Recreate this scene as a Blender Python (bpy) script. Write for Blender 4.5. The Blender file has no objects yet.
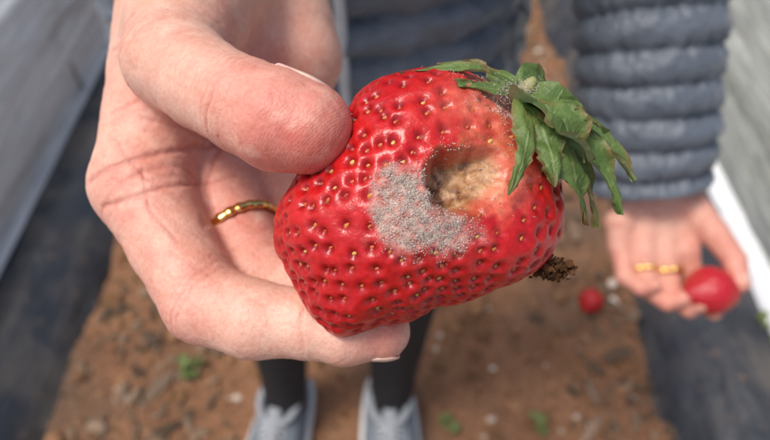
import bpy, math, random
import numpy as np
from mathutils import Vector, Matrix, kdtree
random.seed(4); rng=np.random.default_rng(4)
scene=bpy.context.scene
scene.view_settings.view_transform='Standard'; scene.view_settings.look='None'; scene.view_settings.exposure=0

# ------------------------------------------------------------------ helpers
TAB=rng.random((64,64,64))
def vn(P,scale,seed=0):
    q=P*scale+seed*7.31+1000.0
    i=np.floor(q).astype(int); f=q-i; f=f*f*(3-2*f)
    out=0
    for a in (0,1):
        wa=f[:,0] if a else 1-f[:,0]
        for b in (0,1):
            wb=f[:,1] if b else 1-f[:,1]
            for c in (0,1):
                wc=f[:,2] if c else 1-f[:,2]
                out=out+wa*wb*wc*TAB[(i[:,0]+a)%64,(i[:,1]+b)%64,(i[:,2]+c)%64]
    return out*2-1
def fbm(P,scale,o=3,seed=0):
    r=0;a=1.0;t=0
    for k in range(o):
        r=r+a*vn(P,scale*2**k,seed+k*3); t+=a; a*=.5
    return r/t
def sstep(a,b,x):
    t=np.clip((x-a)/(b-a),0,1); return t*t*(3-2*t)
def mesh_obj(name,V,F,mat,parent=None,smooth=True,col=None):
    me=bpy.data.meshes.new(name)
    V=np.asarray(V,dtype=float)
    if isinstance(F,np.ndarray): F=F.tolist()
    me.from_pydata(V.tolist(),[],F); me.update()
    if smooth: me.polygons.foreach_set('use_smooth',[True]*len(me.polygons))
    if col is not None:
        at=me.color_attributes.new('col','FLOAT_COLOR','POINT')
        c=np.ones((len(V),4)); c[:,:3]=np.clip(col,0,1); at.data.foreach_set('color',c.ravel())
    ob=bpy.data.objects.new(name,me); scene.collection.objects.link(ob)
    if mat:
        for m in (mat if isinstance(mat,(list,tuple)) else [mat]): me.materials.append(m)
    if parent: ob.parent=parent
    return ob
def empty(name):
    e=bpy.data.objects.new(name,None); scene.collection.objects.link(e); e.empty_display_size=.05; return e
class Nodes:
    def __init__(s,name):
        s.m=bpy.data.materials.new(name); s.m.use_nodes=True; s.t=s.m.node_tree; s.b=s.t.nodes['Principled BSDF']
        s.tc=s.t.nodes.new('ShaderNodeTexCoord')
    def n(s,typ,**k):
        x=s.t.nodes.new(typ)
        for a,v in k.items():
            if a in x.inputs: x.inputs[a].default_value=v
            else: setattr(x,a,v)
        return x
    def l(s,a,b): s.t.links.new(a,b)
    def coords(s,scale=(1,1,1)):
        mp=s.n('ShaderNodeMapping'); mp.inputs['Scale'].default_value=scale; s.l(s.tc.outputs['Object'],mp.inputs[0]); return mp.outputs[0]
    def noise(s,scale,detail=4,vec=None,rough=.55):
        x=s.n('ShaderNodeTexNoise'); x.inputs['Scale'].default_value=scale; x.inputs['Detail'].default_value=detail; x.inputs['Roughness'].default_value=rough
        s.l(vec or s.tc.outputs['Object'],x.inputs['Vector']); return x.outputs['Fac']
    def ramp(s,fac,stops):
        r=s.n('ShaderNodeValToRGB'); e=r.color_ramp.elements
        while len(e)<len(stops): e.new(.5)
        for i,(p,c) in enumerate(stops):
            e[i].position=p; e[i].color=(c,c,c,1) if not isinstance(c,tuple) else (*c,1)
        s.l(fac,r.inputs[0]); return r.outputs[0]
    def mix(s,a,b,fac,mode='MIX'):
        x=s.n('ShaderNodeMix'); x.data_type='RGBA'; x.blend_type=mode
        for v,k in ((fac,0),(a,6),(b,7)):
            if isinstance(v,(int,float)): x.inputs[k].default_value=v
            elif isinstance(v,tuple): x.inputs[k].default_value=(*v,1)
            else: s.l(v,x.inputs[k])
        return x.outputs[2]
    def bump(s,h,strength,dist,prev=None):
        b=s.n('ShaderNodeBump'); b.inputs['Strength'].default_value=strength; b.inputs['Distance'].default_value=dist
        s.l(h,b.inputs['Height'])
        if prev: s.l(prev,b.inputs['Normal'])
        return b.outputs[0]
    def set(s,**k):
        for a,v in k.items():
            i=s.b.inputs[a.replace('_',' ')]
            if isinstance(v,(int,float)): i.default_value=v
            elif isinstance(v,tuple): i.default_value=(*v,1) if len(v)==3 and i.type=='RGBA' else v
            else: s.l(v,i)
def basic(name,c1,c2,rough=.6,scale=60,bumpd=0.0005,bs=200,**k):
    N=Nodes(name)
    N.set(Base_Color=N.ramp(N.noise(scale),[(.3,c1),(.7,c2)]),Roughness=rough,**k)
    if bumpd: N.set(Normal=N.bump(N.noise(bs),.6,bumpd))
    return N.m

# ------------------------------------------------------------------ camera (phone held over the hand, tilted down 50 deg)
H=1.15; PITCH=math.radians(50)
cam_d=bpy.data.cameras.new('camera'); cam=bpy.data.objects.new('camera',cam_d); scene.collection.objects.link(cam)
cam.location=(0,0,H); cam.rotation_euler=(math.pi/2-PITCH,0,0)
cam_d.sensor_width=36; cam_d.lens=28.24; cam_d.clip_start=.01; cam_d.clip_end=500
cam_d.dof.use_dof=True; cam_d.dof.focus_distance=.112; cam_d.dof.aperture_fstop=14
scene.camera=cam

# frame in which the outstretched hand and its berry are modelled, units cm (tilted like a hand held up to be looked at)
ca,sa=math.cos(PITCH),math.sin(PITCH)
AX=np.array([[1,0,0],[0,sa,ca],[0,-ca,sa]])       # rows: local x,y,z in world
ORG=np.array([0,.125*ca,H-.125*sa])
def toW(P,org=ORG): return org+np.asarray(P,float)@AX*.01

# ------------------------------------------------------------------ materials
def skin_mat(name='skin',bump=1.0,prints=None):
    N=Nodes(name)
    at=N.n('ShaderNodeAttribute'); at.attribute_name='col'
    mott=N.ramp(N.noise(150,5),[(.3,(.95,.80,.76)),(.7,(1.04,1.07,1.06))])
    c=N.mix(at.outputs['Color'],mott,1.0,'MULTIPLY')
    pores=N.ramp(N.noise(1000,4),[(.35,(.88,.78,.75)),(.6,(1,1,1))])
    c=N.mix(c,pores,.7,'MULTIPLY')
    vo=N.n('ShaderNodeTexVoronoi'); vo.feature='DISTANCE_TO_EDGE'; vo.inputs['Scale'].default_value=1100
    wn=N.n('ShaderNodeTexNoise');wn.inputs['Scale'].default_value=500;N.l(N.tc.outputs['Object'],wn.inputs['Vector'])
    va=N.n('ShaderNodeVectorMath');va.operation='MULTIPLY_ADD';N.l(wn.outputs['Color'],va.inputs[0]);va.inputs[1].default_value=(.0016,.0016,.0016);N.l(N.coords((1,1,.55)),va.inputs[2])
    N.l(va.outputs[0],vo.inputs['Vector'])
    vr=N.ramp(vo.outputs[0],[(0,0.0),(.22,1.0)])
    b=N.bump(vr,.30*bump,.00012)
    b=N.bump(N.noise(420,6),.5*bump,.0004,b)
    if prints is not None:
        tip=N.n('ShaderNodeAttribute');tip.attribute_name='tip'
        mp=N.n('ShaderNodeMapping');mp.inputs['Location'].default_value=tuple(-prints);N.l(N.tc.outputs['Object'],mp.inputs[0])
        wv=N.n('ShaderNodeTexWave');wv.wave_type='RINGS';wv.rings_direction='SPHERICAL';wv.inputs['Scale'].default_value=600;wv.inputs['Distortion'].default_value=11;wv.inputs['Detail'].default_value=2;wv.inputs['Detail Scale'].default_value=.30
        N.l(mp.outputs[0],wv.inputs['Vector'])
        mu=N.n('ShaderNodeMath');mu.operation='MULTIPLY';N.l(wv.outputs['Fac'],mu.inputs[0]);N.l(tip.outputs['Fac'],mu.inputs[1])
        b=N.bump(mu.outputs[0],.16,.00012,b)
    N.set(Base_Color=c,Roughness=N.ramp(N.noise(300),[(.3,.40),(.7,.56)]),Subsurface_Weight=.3,Subsurface_Radius=(1,.3,.15),Subsurface_Scale=.003,Normal=b)
    N.b.inputs['Specular IOR Level'].default_value=.42
    return N.m
SKIN=skin_mat()
SKINP=skin_mat('skin_fingerprint',1.0,toW([[-.55,.75,1.3]])[0])
NAIL=basic('nail',(.62,.38,.31),(.70,.48,.40),.3,300,0.00003,900,Subsurface_Weight=.2,Subsurface_Scale=.002)
GOLD=basic('gold',(.80,.50,.16),(.9,.6,.22),.22,400,.00005,900,Metallic=1.0)

# ------------------------------------------------------------------ SDF surface builder
def sdf_chain(P,ch):
    d=None
    for (a,ra),(b,rb) in zip(ch[:-1],ch[1:]):
        a=np.array(a);b=np.array(b);ab=b-a;L=ab@ab
        t=np.clip((P-a)@ab/L,0,1)
        dd=np.linalg.norm(P-a-t[:,None]*ab,axis=1)-(ra+(rb-ra)*t)
        if d is None: d=dd
        else:
            h=np.clip(.5+.5*(d-dd)/.25,0,1); d=d*(1-h)+dd*h-.25*h*(1-h)*.5
    return d
def make_sdf(chains,k):
    def f(P):
        D=np.stack([sdf_chain(P,c) for c in chains]); m=D.min(0)
        return m-k*np.log(np.exp(-(D-m)/k).sum(0))
    return f
def sdf_mesh(f,lo,hi,h,sub=2):
    lo=np.array(lo,float);n=np.ceil((np.array(hi)-lo)/h).astype(int)+1
    g=np.stack(np.meshgrid(*[np.arange(m) for m in n],indexing='ij'),-1).reshape(-1,3)
    val=np.concatenate([f(lo+c*h) for c in np.array_split(g,max(1,len(g)//100000))]).reshape(n)
    s=val<0
    c8=[s[a:n[0]-1+a,b:n[1]-1+b,c:n[2]-1+c] for a in(0,1) for b in(0,1) for c in(0,1)]
    sm=sum(x.astype(int) for x in c8); mixed=(sm>0)&(sm<8)
    idx=-np.ones(mixed.shape,int); idx[mixed]=np.arange(mixed.sum())
    V=lo+(np.argwhere(mixed)+.5)*h
    F=[]
    for ax in range(3):
        o=[i for i in range(3) if i!=ax]
        sl0=[slice(None)]*3;sl1=[slice(None)]*3
        sl0[ax]=slice(0,n[ax]-1);sl1[ax]=slice(1,n[ax])
        s0=s[tuple(sl0)];s1=s[tuple(sl1)]
        E=np.argwhere(s0!=s1)
        E=E[(E[:,o[0]]>0)&(E[:,o[1]]>0)&(E[:,o[0]]<n[o[0]]-1)&(E[:,o[1]]<n[o[1]]-1)]
        ins=s0[E[:,0],E[:,1],E[:,2]]
        def cell(da,db):
            q=E.copy();q[:,o[0]]-=da;q[:,o[1]]-=db;return idx[q[:,0],q[:,1],q[:,2]]
        Q=np.stack([cell(1,1),cell(0,1),cell(0,0),cell(1,0)],1)
        flip=ins if ax!=1 else ~ins
        Q[~flip]=Q[~flip][:,::-1]
        F.append(Q)
    F=np.concatenate(F); F=F[(F>=0).all(1)]
    def project(V,it=3):
        e=h*.1
        for _ in range(it):
            d=f(V);G=np.stack([f(V+np.eye(3)[i]*e)-f(V-np.eye(3)[i]*e) for i in range(3)],1)/(2*e)
            g2=(G**2).sum(1); V=V-np.clip(d/np.maximum(g2,.2),-h,h)[:,None]*G
        return V
    V=project(V,3)
    for _ in range(3):
        acc=np.zeros_like(V);cnt=np.zeros(len(V))
        for a,b in ((0,1),(1,2),(2,3),(3,0)):
            np.add.at(acc,F[:,a],V[F[:,b]]);np.add.at(cnt,F[:,a],1)
            np.add.at(acc,F[:,b],V[F[:,a]]);np.add.at(cnt,F[:,b],1)
        V=project(V*.4+.6*acc/np.maximum(cnt,1)[:,None],1)
    if sub:
        me=bpy.data.meshes.new('tmp');me.from_pydata(V.tolist(),[],F.tolist())
        ob=bpy.data.objects.new('tmp',me);scene.collection.objects.link(ob)
        md=ob.modifiers.new('s','SUBSURF');md.levels=sub
        dg=bpy.context.evaluated_depsgraph_get();ev=ob.evaluated_get(dg);m2=bpy.data.meshes.new_from_object(ev)
        V=np.zeros(len(m2.vertices)*3);m2.vertices.foreach_get('co',V);V=V.reshape(-1,3)
        F=np.zeros(len(m2.loops),int);m2.loops.foreach_get('vertex_index',F);F=F.reshape(-1,4)
        bpy.data.objects.remove(ob);bpy.data.meshes.remove(me);bpy.data.meshes.remove(m2)
        V=project(V,1)
    e=h*.1
    G=np.stack([f(V+np.eye(3)[i]*e)-f(V-np.eye(3)[i]*e) for i in range(3)],1)
    G/=np.maximum(np.linalg.norm(G,axis=1),1e-9)[:,None]
    return V,F,G
def polydist(P,pl):
    d=np.full(len(P),1e9)
    for a,b in zip(pl[:-1],pl[1:]):
        a=np.array(a);b=np.array(b);ab=b-a;t=np.clip((P-a)@ab/(ab@ab),0,1)
        d=np.minimum(d,np.linalg.norm(P-a-t[:,None]*ab,axis=1))
    return d

BASE=np.array([.69,.405,.315]); RED=np.array([.62,.175,.14]); PALE=np.array([.79,.54,.43])
def nail(name,center,axis,dorsal,r,L,parent,org=ORG,ang=1.0):
    axis=np.array(axis,float);axis/=np.linalg.norm(axis);dorsal=np.array(dorsal,float);dorsal-=axis*(dorsal@axis);dorsal/=np.linalg.norm(dorsal)
    side=np.cross(axis,dorsal);V=[];n=12
    for i in range(n+1):
        a=-1+2*i/n
        w=ang*(1-.25*abs(a)**3)*(math.sqrt(max(.0,1-max(0,a-.55)**2/.3)))
        rr=r*(1.0-.12*max(0,a)**2)+(0.0 if a>-.8 else -.06)
        for j in range(n+1):
            b=(-1+2*j/n)*w
            V.append(np.array(center)+axis*a*L+side*math.sin(b)*rr+dorsal*(math.cos(b)*rr))
    F=[[i*(n+1)+j,i*(n+1)+j+1,(i+1)*(n+1)+j+1,(i+1)*(n+1)+j] for i in range(n) for j in range(n)]
    ob=mesh_obj(name,toW(V,org),F,NAIL,parent)
    s=ob.modifiers.new('s','SOLIDIFY');s.thickness=.0005;s.offset=0
    return ob
def ring(name,center,axis,R,r,parent,org=ORG,mat=GOLD,links=.35,flat=1.0):
    axis=np.array(axis,float);axis/=np.linalg.norm(axis);u=np.cross(axis,[.3,.1,.9]);u/=np.linalg.norm(u);v=np.cross(axis,u)
    V=[];n=200;m=12
    for i in range(n):
        t=2*math.pi*i/n
        rad=r*(1+links*math.sin(t*22))
        for j in range(m):
            p=2*math.pi*j/m
            V.append(np.array(center)+(u*math.cos(t)+v*math.sin(t))*(R+rad*math.cos(p)*.7)+axis*rad*math.sin(p)*flat)
    F=[[i*m+j,i*m+(j+1)%m,((i+1)%n)*m+(j+1)%m,((i+1)%n)*m+j] for i in range(n) for j in range(m)]
    return mesh_obj(name,toW(V,org),F,mat,parent)

person=empty('person')
# ------------------------------------------------------------------ right hand (holds the rotten berry)
index=[((-6.1,.9,-2.5),1.08),((-5.1,-.6,-1.9),.98),((-4.1,-1.9,-1.25),.93),((-2.9,-2.2,-.85),.86),((-1.64,-2.27,-.7),.76),((-.85,-2.38,-.6),.76),((-.1,-2.4,-.6),.64)]
thumb=[((-4.9,7.2,-4.8),1.7),((-5.05,5.3,-3.2),1.5),((-4.85,3.65,-1.4),1.15),((-3.75,2.83,-.1),.95),((-2.65,2.18,.9),.91),((-2.0,1.88,1.2),.95),((-1.48,1.72,1.3),.88)]
middle=[((-5.3,2.0,-5),1.15),((-4.2,.4,-3.8),.98),((-3.1,-1.25,-2.8),.9),((-2.0,-1.6,-2.5),.8),((-.86,-1.6,-2.4),.75),((1.1,-1.2,-2.5),.62)]
ringf=[((-4.4,2.6,-6.3),1.1),((-1.8,-.5,-4.2),.85),((.2,-.3,-3.6),.75),((1.8,.2,-3.2),.62)]
pinky=[((-3.4,3.4,-7.2),1.0),((-.9,.9,-5.6),.75),((.6,1.0,-4.6),.66),((1.9,1.3,-4.0),.55)]
chains=[index,thumb,middle,ringf,pinky,
 [((-6.2,7.4,-5.5),1.6),((-6.15,4.0,-4.1),1.35),((-6.1,.9,-2.6),1.08)],
 [((-5.2,7.4,-6.0),1.6),((-5.3,2.0,-5.1),1.2)],
 [((-4.2,7.4,-6.5),1.6),((-4.4,2.6,-6.3),1.2)],
 [((-3.4,7.4,-6.9),1.5),((-3.0,5.2,-7.0),1.6),((-3.4,3.4,-7.2),1.1)],
 [((-5.4,4.9,-3.2),1.2),((-5.8,2.7,-3.1),1.05)],
 [((-5.3,7.6,-6.0),2.0),((-7.4,10.4,-8.0),2.55),((-10.5,14.0,-10.0),3.3)],
 [((-4.2,7.6,-6.5),1.9),((-6.6,10.4,-8.6),2.4),((-10,14.0,-10.5),3.2)]]
f=make_sdf(chains,.2)
V,F,G=sdf_mesh(f,(-13,-4,-14),(3.5,16,3.5),.2,2)
jit=fbm(V,1.1,3)
disp=.035*fbm(V,.55,2,5)
col=BASE+(PALE-BASE)*(.5+.5*fbm(V,.35,2,9))[:,None]*.8
def blend(c,t,m): return c+(t-c)*np.clip(m,0,1)[:,None]
# redness: pads, tips, knuckles, inner palm
for c,r,a in (((-1.35,1.35,1.4),1.45,1.15),((-2.6,2.3,.9),1.0,.3),((-.1,-2.3,-.4),.9,.55),((-5.9,.6,-1.8),1.3,.4),((-4.2,-1.8,-.8),1.1,.35),((-5.2,2.6,-3.4),1.8,.35),((-3.2,0,-3),1.6,.6),((-3.6,3.6,-5.6),2,.5)):
    m=np.exp(-(np.linalg.norm(V-np.array(c),axis=1)/r)**2)*a*(1+.55*jit)
    col=blend(col,RED,m)
col=blend(col,RED,.40*sstep(.05,.7,fbm(V,.9,3,21)))
col=blend(col,PALE*1.02,.45*sstep(.1,.6,fbm(V,2.2,3,23)))
# joint creases
def crease_ring(J,a,rad,amps):
    global disp,col
    J=np.array(J);a=np.array(a,float);a/=np.linalg.norm(a)
    rr=np.linalg.norm(V-J,axis=1); s=(V-J)@a+.06*vn(V,2.2,31)+.02*vn(V,6,33)
    w=np.exp(-(rr/rad)**6)
    for off,am,sg in amps:
        gsn=np.exp(-((s-off)/sg)**2)*w*np.clip(.55+.6*vn(V,1.5,int(off*50)+7),0,1.2); disp=disp-am*gsn; col=blend(col,RED*.7,gsn*am*9)
crease_ring((-2.72,2.22,.85),(1.1,-.5,.6),1.35,[(0,.055,.045),(-.16,.035,.035),(.15,.03,.035),(-.33,.02,.03),(.3,.015,.03),(-.5,.012,.03)])
crease_ring((-4.1,-1.9,-1.2),(1,-.45,.5),1.25,[(0,.045,.05),(.18,.03,.04),(-.15,.025,.035)])
crease_ring((-1.64,-2.27,-.7),(1,-.02,.1),1.05,[(0,.035,.04),(.13,.02,.03)])
crease_ring((-5.9,.7,-2.4),(.6,-.7,.35),1.4,[(.25,.05,.06),(.5,.03,.045),(0,.02,.04)])
crease_ring((-3.1,-1.25,-2.8),(.7,-.6,.3),1.2,[(0,.04,.05),(-.5,.03,.04)])
crease_ring((-4.9,3.7,-1.4),(.5,-.6,.6),1.8,[(0,.02,.05),(.3,.02,.04),(-.4,.015,.04)])
front=sstep(-.1,.35,G@np.array([.25,-.1,1]))
for pl,am,sg in (([(-6.9,.9),(-6.0,1.35),(-5.2,1.6),(-4.4,2.1),(-3.9,2.7)],.06,.07),
              ([(-6.6,.3),(-5.6,.55),(-4.7,.9),(-3.9,1.2)],.05,.06),
              ([(-4.0,2.6),(-4.5,1.7),(-4.6,.8),(-4.2,-.1)],.045,.06),
              ([(-5.8,2.4),(-5.0,2.3),(-4.5,1.9)],.025,.05),([(-6.6,2.6),(-5.9,2.9),(-5.3,3.3)],.02,.05),
              ([(-5.6,1.2),(-5.3,.2),(-4.6,-.5)],.018,.04),([(-6.4,1.9),(-5.4,.9)],.012,.035),
              ([(-7.0,4.4),(-6.3,4.3),(-5.6,4.6)],.018,.05),([(-6.2,5.6),(-5.6,5.2),(-5.0,5.3)],.015,.05)):
    P2=V[:,:2]+.05*np.stack([vn(V,1.7,41),vn(V,1.7,42)],1)+.02*np.stack([vn(V,5,43),vn(V,5,44)],1)
    zok=(V[:,2]<-.9).astype(float)*sstep(0,.1,V[:,0]*-1-3.3)
    g=np.exp(-(polydist(P2,pl)/sg)**2)*front*zok; disp-=am*g; col=blend(col,RED*.75,g*.38)
# oblique fine skin folds
w=np.sin((V@np.array([2.2,3.1,-1.0]))*3.2+2.5*fbm(V,.8,2,51)); disp-=.007*np.maximum(0,w)**6
w=np.sin((V@np.array([-3.1,2.0,1.0]))*3.6+3*fbm(V,.9,2,53)); disp-=.005*np.maximum(0,w)**6
V2=V+G*disp[:,None]
right_hand=mesh_obj('right_hand',toW(V2),F,SKINP,person,col=col)
tp=np.exp(-(np.linalg.norm(V-np.array([-1.2,1.4,1.6]),axis=1)/1.15)**4)
ta=right_hand.data.attributes.new('tip','FLOAT','POINT');ta.data.foreach_set('value',tp)
nail('thumb_nail',(-1.85,1.85,1.2),(1.15,-.5,.35),(.1,.9,-.5),.94,.66,person,ang=.85)
nail('index_nail',(-.03,-2.40,-.6),(1,0,.02),(.35,-.95,-.15),.635,.34,person,ang=.8)
ring('finger_ring',(-3.75,-.25,-3.35),(1.1,-1.65,1.0),1.0,.105,person,links=.12,flat=1.2)
BAND=basic('bracelet_band',(.02,.015,.012),(.04,.03,.02),.5,200)
ring('wrist_bracelet',(-6.3,9.1,-7.1),(-2.2,3.0,-2.0),2.95,.32,person,mat=BAND,links=0,flat=1.1)
ring('wrist_chain',(-6.0,8.65,-6.85),(-2.2,3.0,-2.0),2.85,.09,person)

# ------------------------------------------------------------------ rotten strawberry
berry=empty('rotten_strawberry')
OUT=np.array([(.31,3.02),(1.14,3.15),(1.97,2.97),(2.79,2.53),(3.37,1.66),(3.68,.72),(3.66,-.21),(3.31,-.87),(2.28,-1.43),(1.03,-1.84),(-.21,-2.22),(-1.02,-2.42),(-1.55,-2.02),(-2.0,-1.2),(-2.3,-.52),(-2.30,.1),(-1.97,.72),(-1.39,1.45),(-.83,2.17),(-.41,2.65)])
BC=np.array([.62,.31]); o=OUT-BC; th=np.arctan2(o[:,1],o[:,0]); rr=np.linalg.norm(o,axis=1)*.975
od=np.argsort(th); th=th[od]; rr=rr[od]
tt=np.linspace(-math.pi,math.pi,721); R0=np.interp(tt,th,rr,period=2*math.pi)
ker=np.hanning(17);ker/=ker.sum();R0=np.convolve(np.concatenate([R0[:-1]]*3),ker,'same')[720:1440];tt=tt[:-1]
def bmap(D):
    a=np.arctan2(D[:,1],D[:,0]);R=np.interp(a,tt,R0,period=2*math.pi);m=np.hypot(D[:,0],D[:,1])
    P=np.stack([BC[0]+R*np.cos(a)*m,BC[1]+R*np.sin(a)*m,2.1*D[:,2]],1)
    return P
def holefield(P):
    x=P[:,0]-1.36;y=P[:,1]-.66
    ca_,sa_=math.cos(.5),math.sin(.5); u=x*ca_+y*sa_; v=-x*sa_+y*ca_
    n=.14*vn(P,2.3,61)+.07*vn(P,6,62)
    wu=np.where(u<0,.66,1.0); wv=np.where(v<0,.60,.62)
    q=np.sqrt((u/wu)**2+(v/wv)**2)+n
    steep=1-sstep(.72,1.08,q)
    gent=np.exp(-((x-.60)/1.0)**2-((y-.15)/.95)**2)
    return steep*(P[:,2]>0),gent*(P[:,2]>0),q
import bmesh
bm=bmesh.new();bmesh.ops.create_icosphere(bm,subdivisions=7,radius=1);bm.verts.ensure_lookup_table()
D=np.array([v.co[:] for v in bm.verts]);BF=[[v.index for v in f_.verts] for f_ in bm.faces];bm.free()
D/=np.linalg.norm(D,axis=1)[:,None]
P=bmap(D)
# seed layout: spiral about the berry axis
axd=np.array([.76,.62,.12]);axd/=np.linalg.norm(axd)
e1=np.cross(axd,[0,0,1]);e1/=np.linalg.norm(e1);e2=np.cross(axd,e1)
NS=660;ii=np.arange(NS)+.5
zz=1-2*ii/NS; zz=zz-.16*(1-zz*zz)      # seeds crowd towards the tip
rad=np.sqrt(np.clip(1-zz**2,0,1));ph=ii*2.399963
SD=zz[:,None]*axd+rad[:,None]*(np.cos(ph)[:,None]*e1+np.sin(ph)[:,None]*e2)
SD+=rng.normal(0,.022,SD.shape);SD/=np.linalg.norm(SD,axis=1)[:,None]
SP=bmap(SD)
SN=np.stack([(SP[:,0]-BC[0])/9,(SP[:,1]-BC[1])/9,SP[:,2]/4.4],1);SN/=np.linalg.norm(SN,axis=1)[:,None]
sh,sg,sq=holefield(SP)
cal_c=np.array([2.66,2.42,.8])
mold_n=lambda P:fbm(P,2.6,4,71)
def moldfield(P):
    x=P[:,0]-.60;y=P[:,1]-.00
    ca_,sa_=math.cos(-.38),math.sin(-.38);u=x*ca_+y*sa_;v=-x*sa_+y*ca_
    q=np.sqrt((u/1.02)**2+(v/.58)**2)+.6*mold_n(P)
    x2=P[:,0]-.30;y2=P[:,1]-.52;q2=np.sqrt((x2/.58)**2+(y2/.48)**2)+.4*mold_n(P)
    q=np.minimum(q,q2)
    return (1-sstep(.40,1.2,q))*(P[:,2]>0)
keep=(sq>1.03)&((sg<.55)|(rng.random(NS)<.3))&(moldfield(SP)<.6)&(np.linalg.norm(SP-cal_c,axis=1)>.75)
SPk=SP[keep];SNk=SN[keep]
kd=kdtree.KDTree(len(SPk))
for i,p in enumerate(SPk): kd.insert(p,i)
kd.balance()
nd=np.array([kd.find(p)[2] for p in P])
Nrm=np.stack([(P[:,0]-BC[0])/9,(P[:,1]-BC[1])/9,P[:,2]/4.4],1);Nrm/=np.linalg.norm(Nrm,axis=1)[:,None]
hole,gent,hq=holefield(P);mold=moldfield(P);mn=mold_n(P)
calm=np.exp(-(np.linalg.norm(P-cal_c,axis=1)/.8)**2)
smoothz=np.clip(1-gent*.8-mold*.8-hole,0,1)
dis=smoothz*(.062*(1-np.exp(-(nd/.13)**2))-.070*np.exp(-(nd/.065)**2))
dis+=.12*fbm(P,.75,2,81)+.014*fbm(P,5,3,82)
dis-=.36*gent*(1-hole) -.10*gent*fbm(P,2.5,3,83)
depth=.66+.16*fbm(P,2.5,3,84)+.15*vn(P,1.1,85)+.10*fbm(P,8,3,88)
dis-=hole*depth
dis+=mold*(1-hole)*(.02+.05*fbm(P,9,3,86))
dis+=.06*np.exp(-((hq-1.15)/.12)**2)*(P[:,2]>0)*(P[:,0]<1.4)
# wrinkled collapsed skin round the cavity
dis-=.018*np.maximum(0,np.sin(hq*22+3*fbm(P,2,2,87)))**2*np.exp(-((hq-1.5)/.45)**2)*(P[:,2]>0)*(P[:,0]>1.2)
dis-=.35*calm
BV=P+Nrm*dis[:,None]
# colour, darker red in the seed pits, darker brown on the cavity's left
n1=fbm(P,1.0,3,90);n2=fbm(P,6,3,91)
red=np.array([.47,.006,.010]);deep=np.array([.19,.002,.004]);bright=np.array([.60,.014,.013])
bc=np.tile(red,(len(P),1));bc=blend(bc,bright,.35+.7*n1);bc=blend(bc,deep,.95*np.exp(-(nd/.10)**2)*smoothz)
bc=blend(bc,np.array([.58,.012,.012]),.4*sstep(0,.5,n2))
pink=np.array([.73,.14,.085]);pale=np.array([.82,.40,.26])
gm=np.clip(sstep(.34,.80,gent*1.1+.24*n2+.14*n1),0,1)*(P[:,2]>0)
bc=blend(bc,pink,gm*.95);bc=blend(bc,pale,sstep(.62,1.0,gent+.32*n2+.12*n1)*.75)
sho=np.exp(-((P[:,0]-1.9)/.75)**2-((P[:,1]-2.1)/.5)**2)*(P[:,2]>0)
bc=blend(bc,np.array([.74,.20,.12]),sho*(.8+.8*n2))
bc=blend(bc,np.array([.70,.30,.20]),calm*.6)
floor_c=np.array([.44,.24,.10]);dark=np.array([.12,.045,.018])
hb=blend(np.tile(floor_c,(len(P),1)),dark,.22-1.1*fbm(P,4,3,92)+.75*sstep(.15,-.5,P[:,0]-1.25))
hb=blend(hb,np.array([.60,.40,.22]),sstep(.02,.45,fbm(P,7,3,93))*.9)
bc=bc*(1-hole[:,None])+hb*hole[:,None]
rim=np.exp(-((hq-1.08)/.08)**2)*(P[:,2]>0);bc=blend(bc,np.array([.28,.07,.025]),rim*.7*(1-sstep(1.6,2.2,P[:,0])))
bc=blend(bc,np.array([.46,.18,.06]),.6*np.exp(-((hq-1.2)/.2)**2)*(P[:,2]>0)*sstep(-.2,.5,n2+n1)*(P[:,0]>1.3))
mcol=blend(np.tile(np.array([.58,.47,.40]),(len(P),1)),np.array([.42,.17,.13]),.35+1.3*fbm(P,14,2,94))
bc=blend(bc,mcol,mold*(1-hole)*(.85+.8*n2))
wet=1-np.clip(mold*1.2+hole*.5,0,1)
N=Nodes('strawberry_flesh')
at=N.n('ShaderNodeAttribute');at.attribute_name='col';wt=N.n('ShaderNodeAttribute');wt.attribute_name='wet'
cc=N.mix(at.outputs['Color'],N.ramp(N.noise(900,4),[(.3,(.80,.66,.66)),(.7,(1.1,1.1,1.1))]),1.0,'MULTIPLY')
rg=N.n('ShaderNodeMapRange');N.l(wt.outputs['Fac'],rg.inputs[0]);rg.inputs[3].default_value=.85;rg.inputs[4].default_value=.30
N.set(Base_Color=cc,Roughness=rg.outputs[0],Subsurface_Weight=.12,Subsurface_Radius=(1,.12,.06),Subsurface_Scale=.0015,
      Normal=N.bump(N.noise(1400,4),.35,.00025,N.bump(N.noise(500,3),.5,.0005)),Coat_Weight=.06,Coat_Roughness=.2)
FLESH=N.m
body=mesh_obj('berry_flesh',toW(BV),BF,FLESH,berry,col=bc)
wa=body.data.attributes.new('wet','FLOAT','POINT');wa.data.foreach_set('value',wet)
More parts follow.
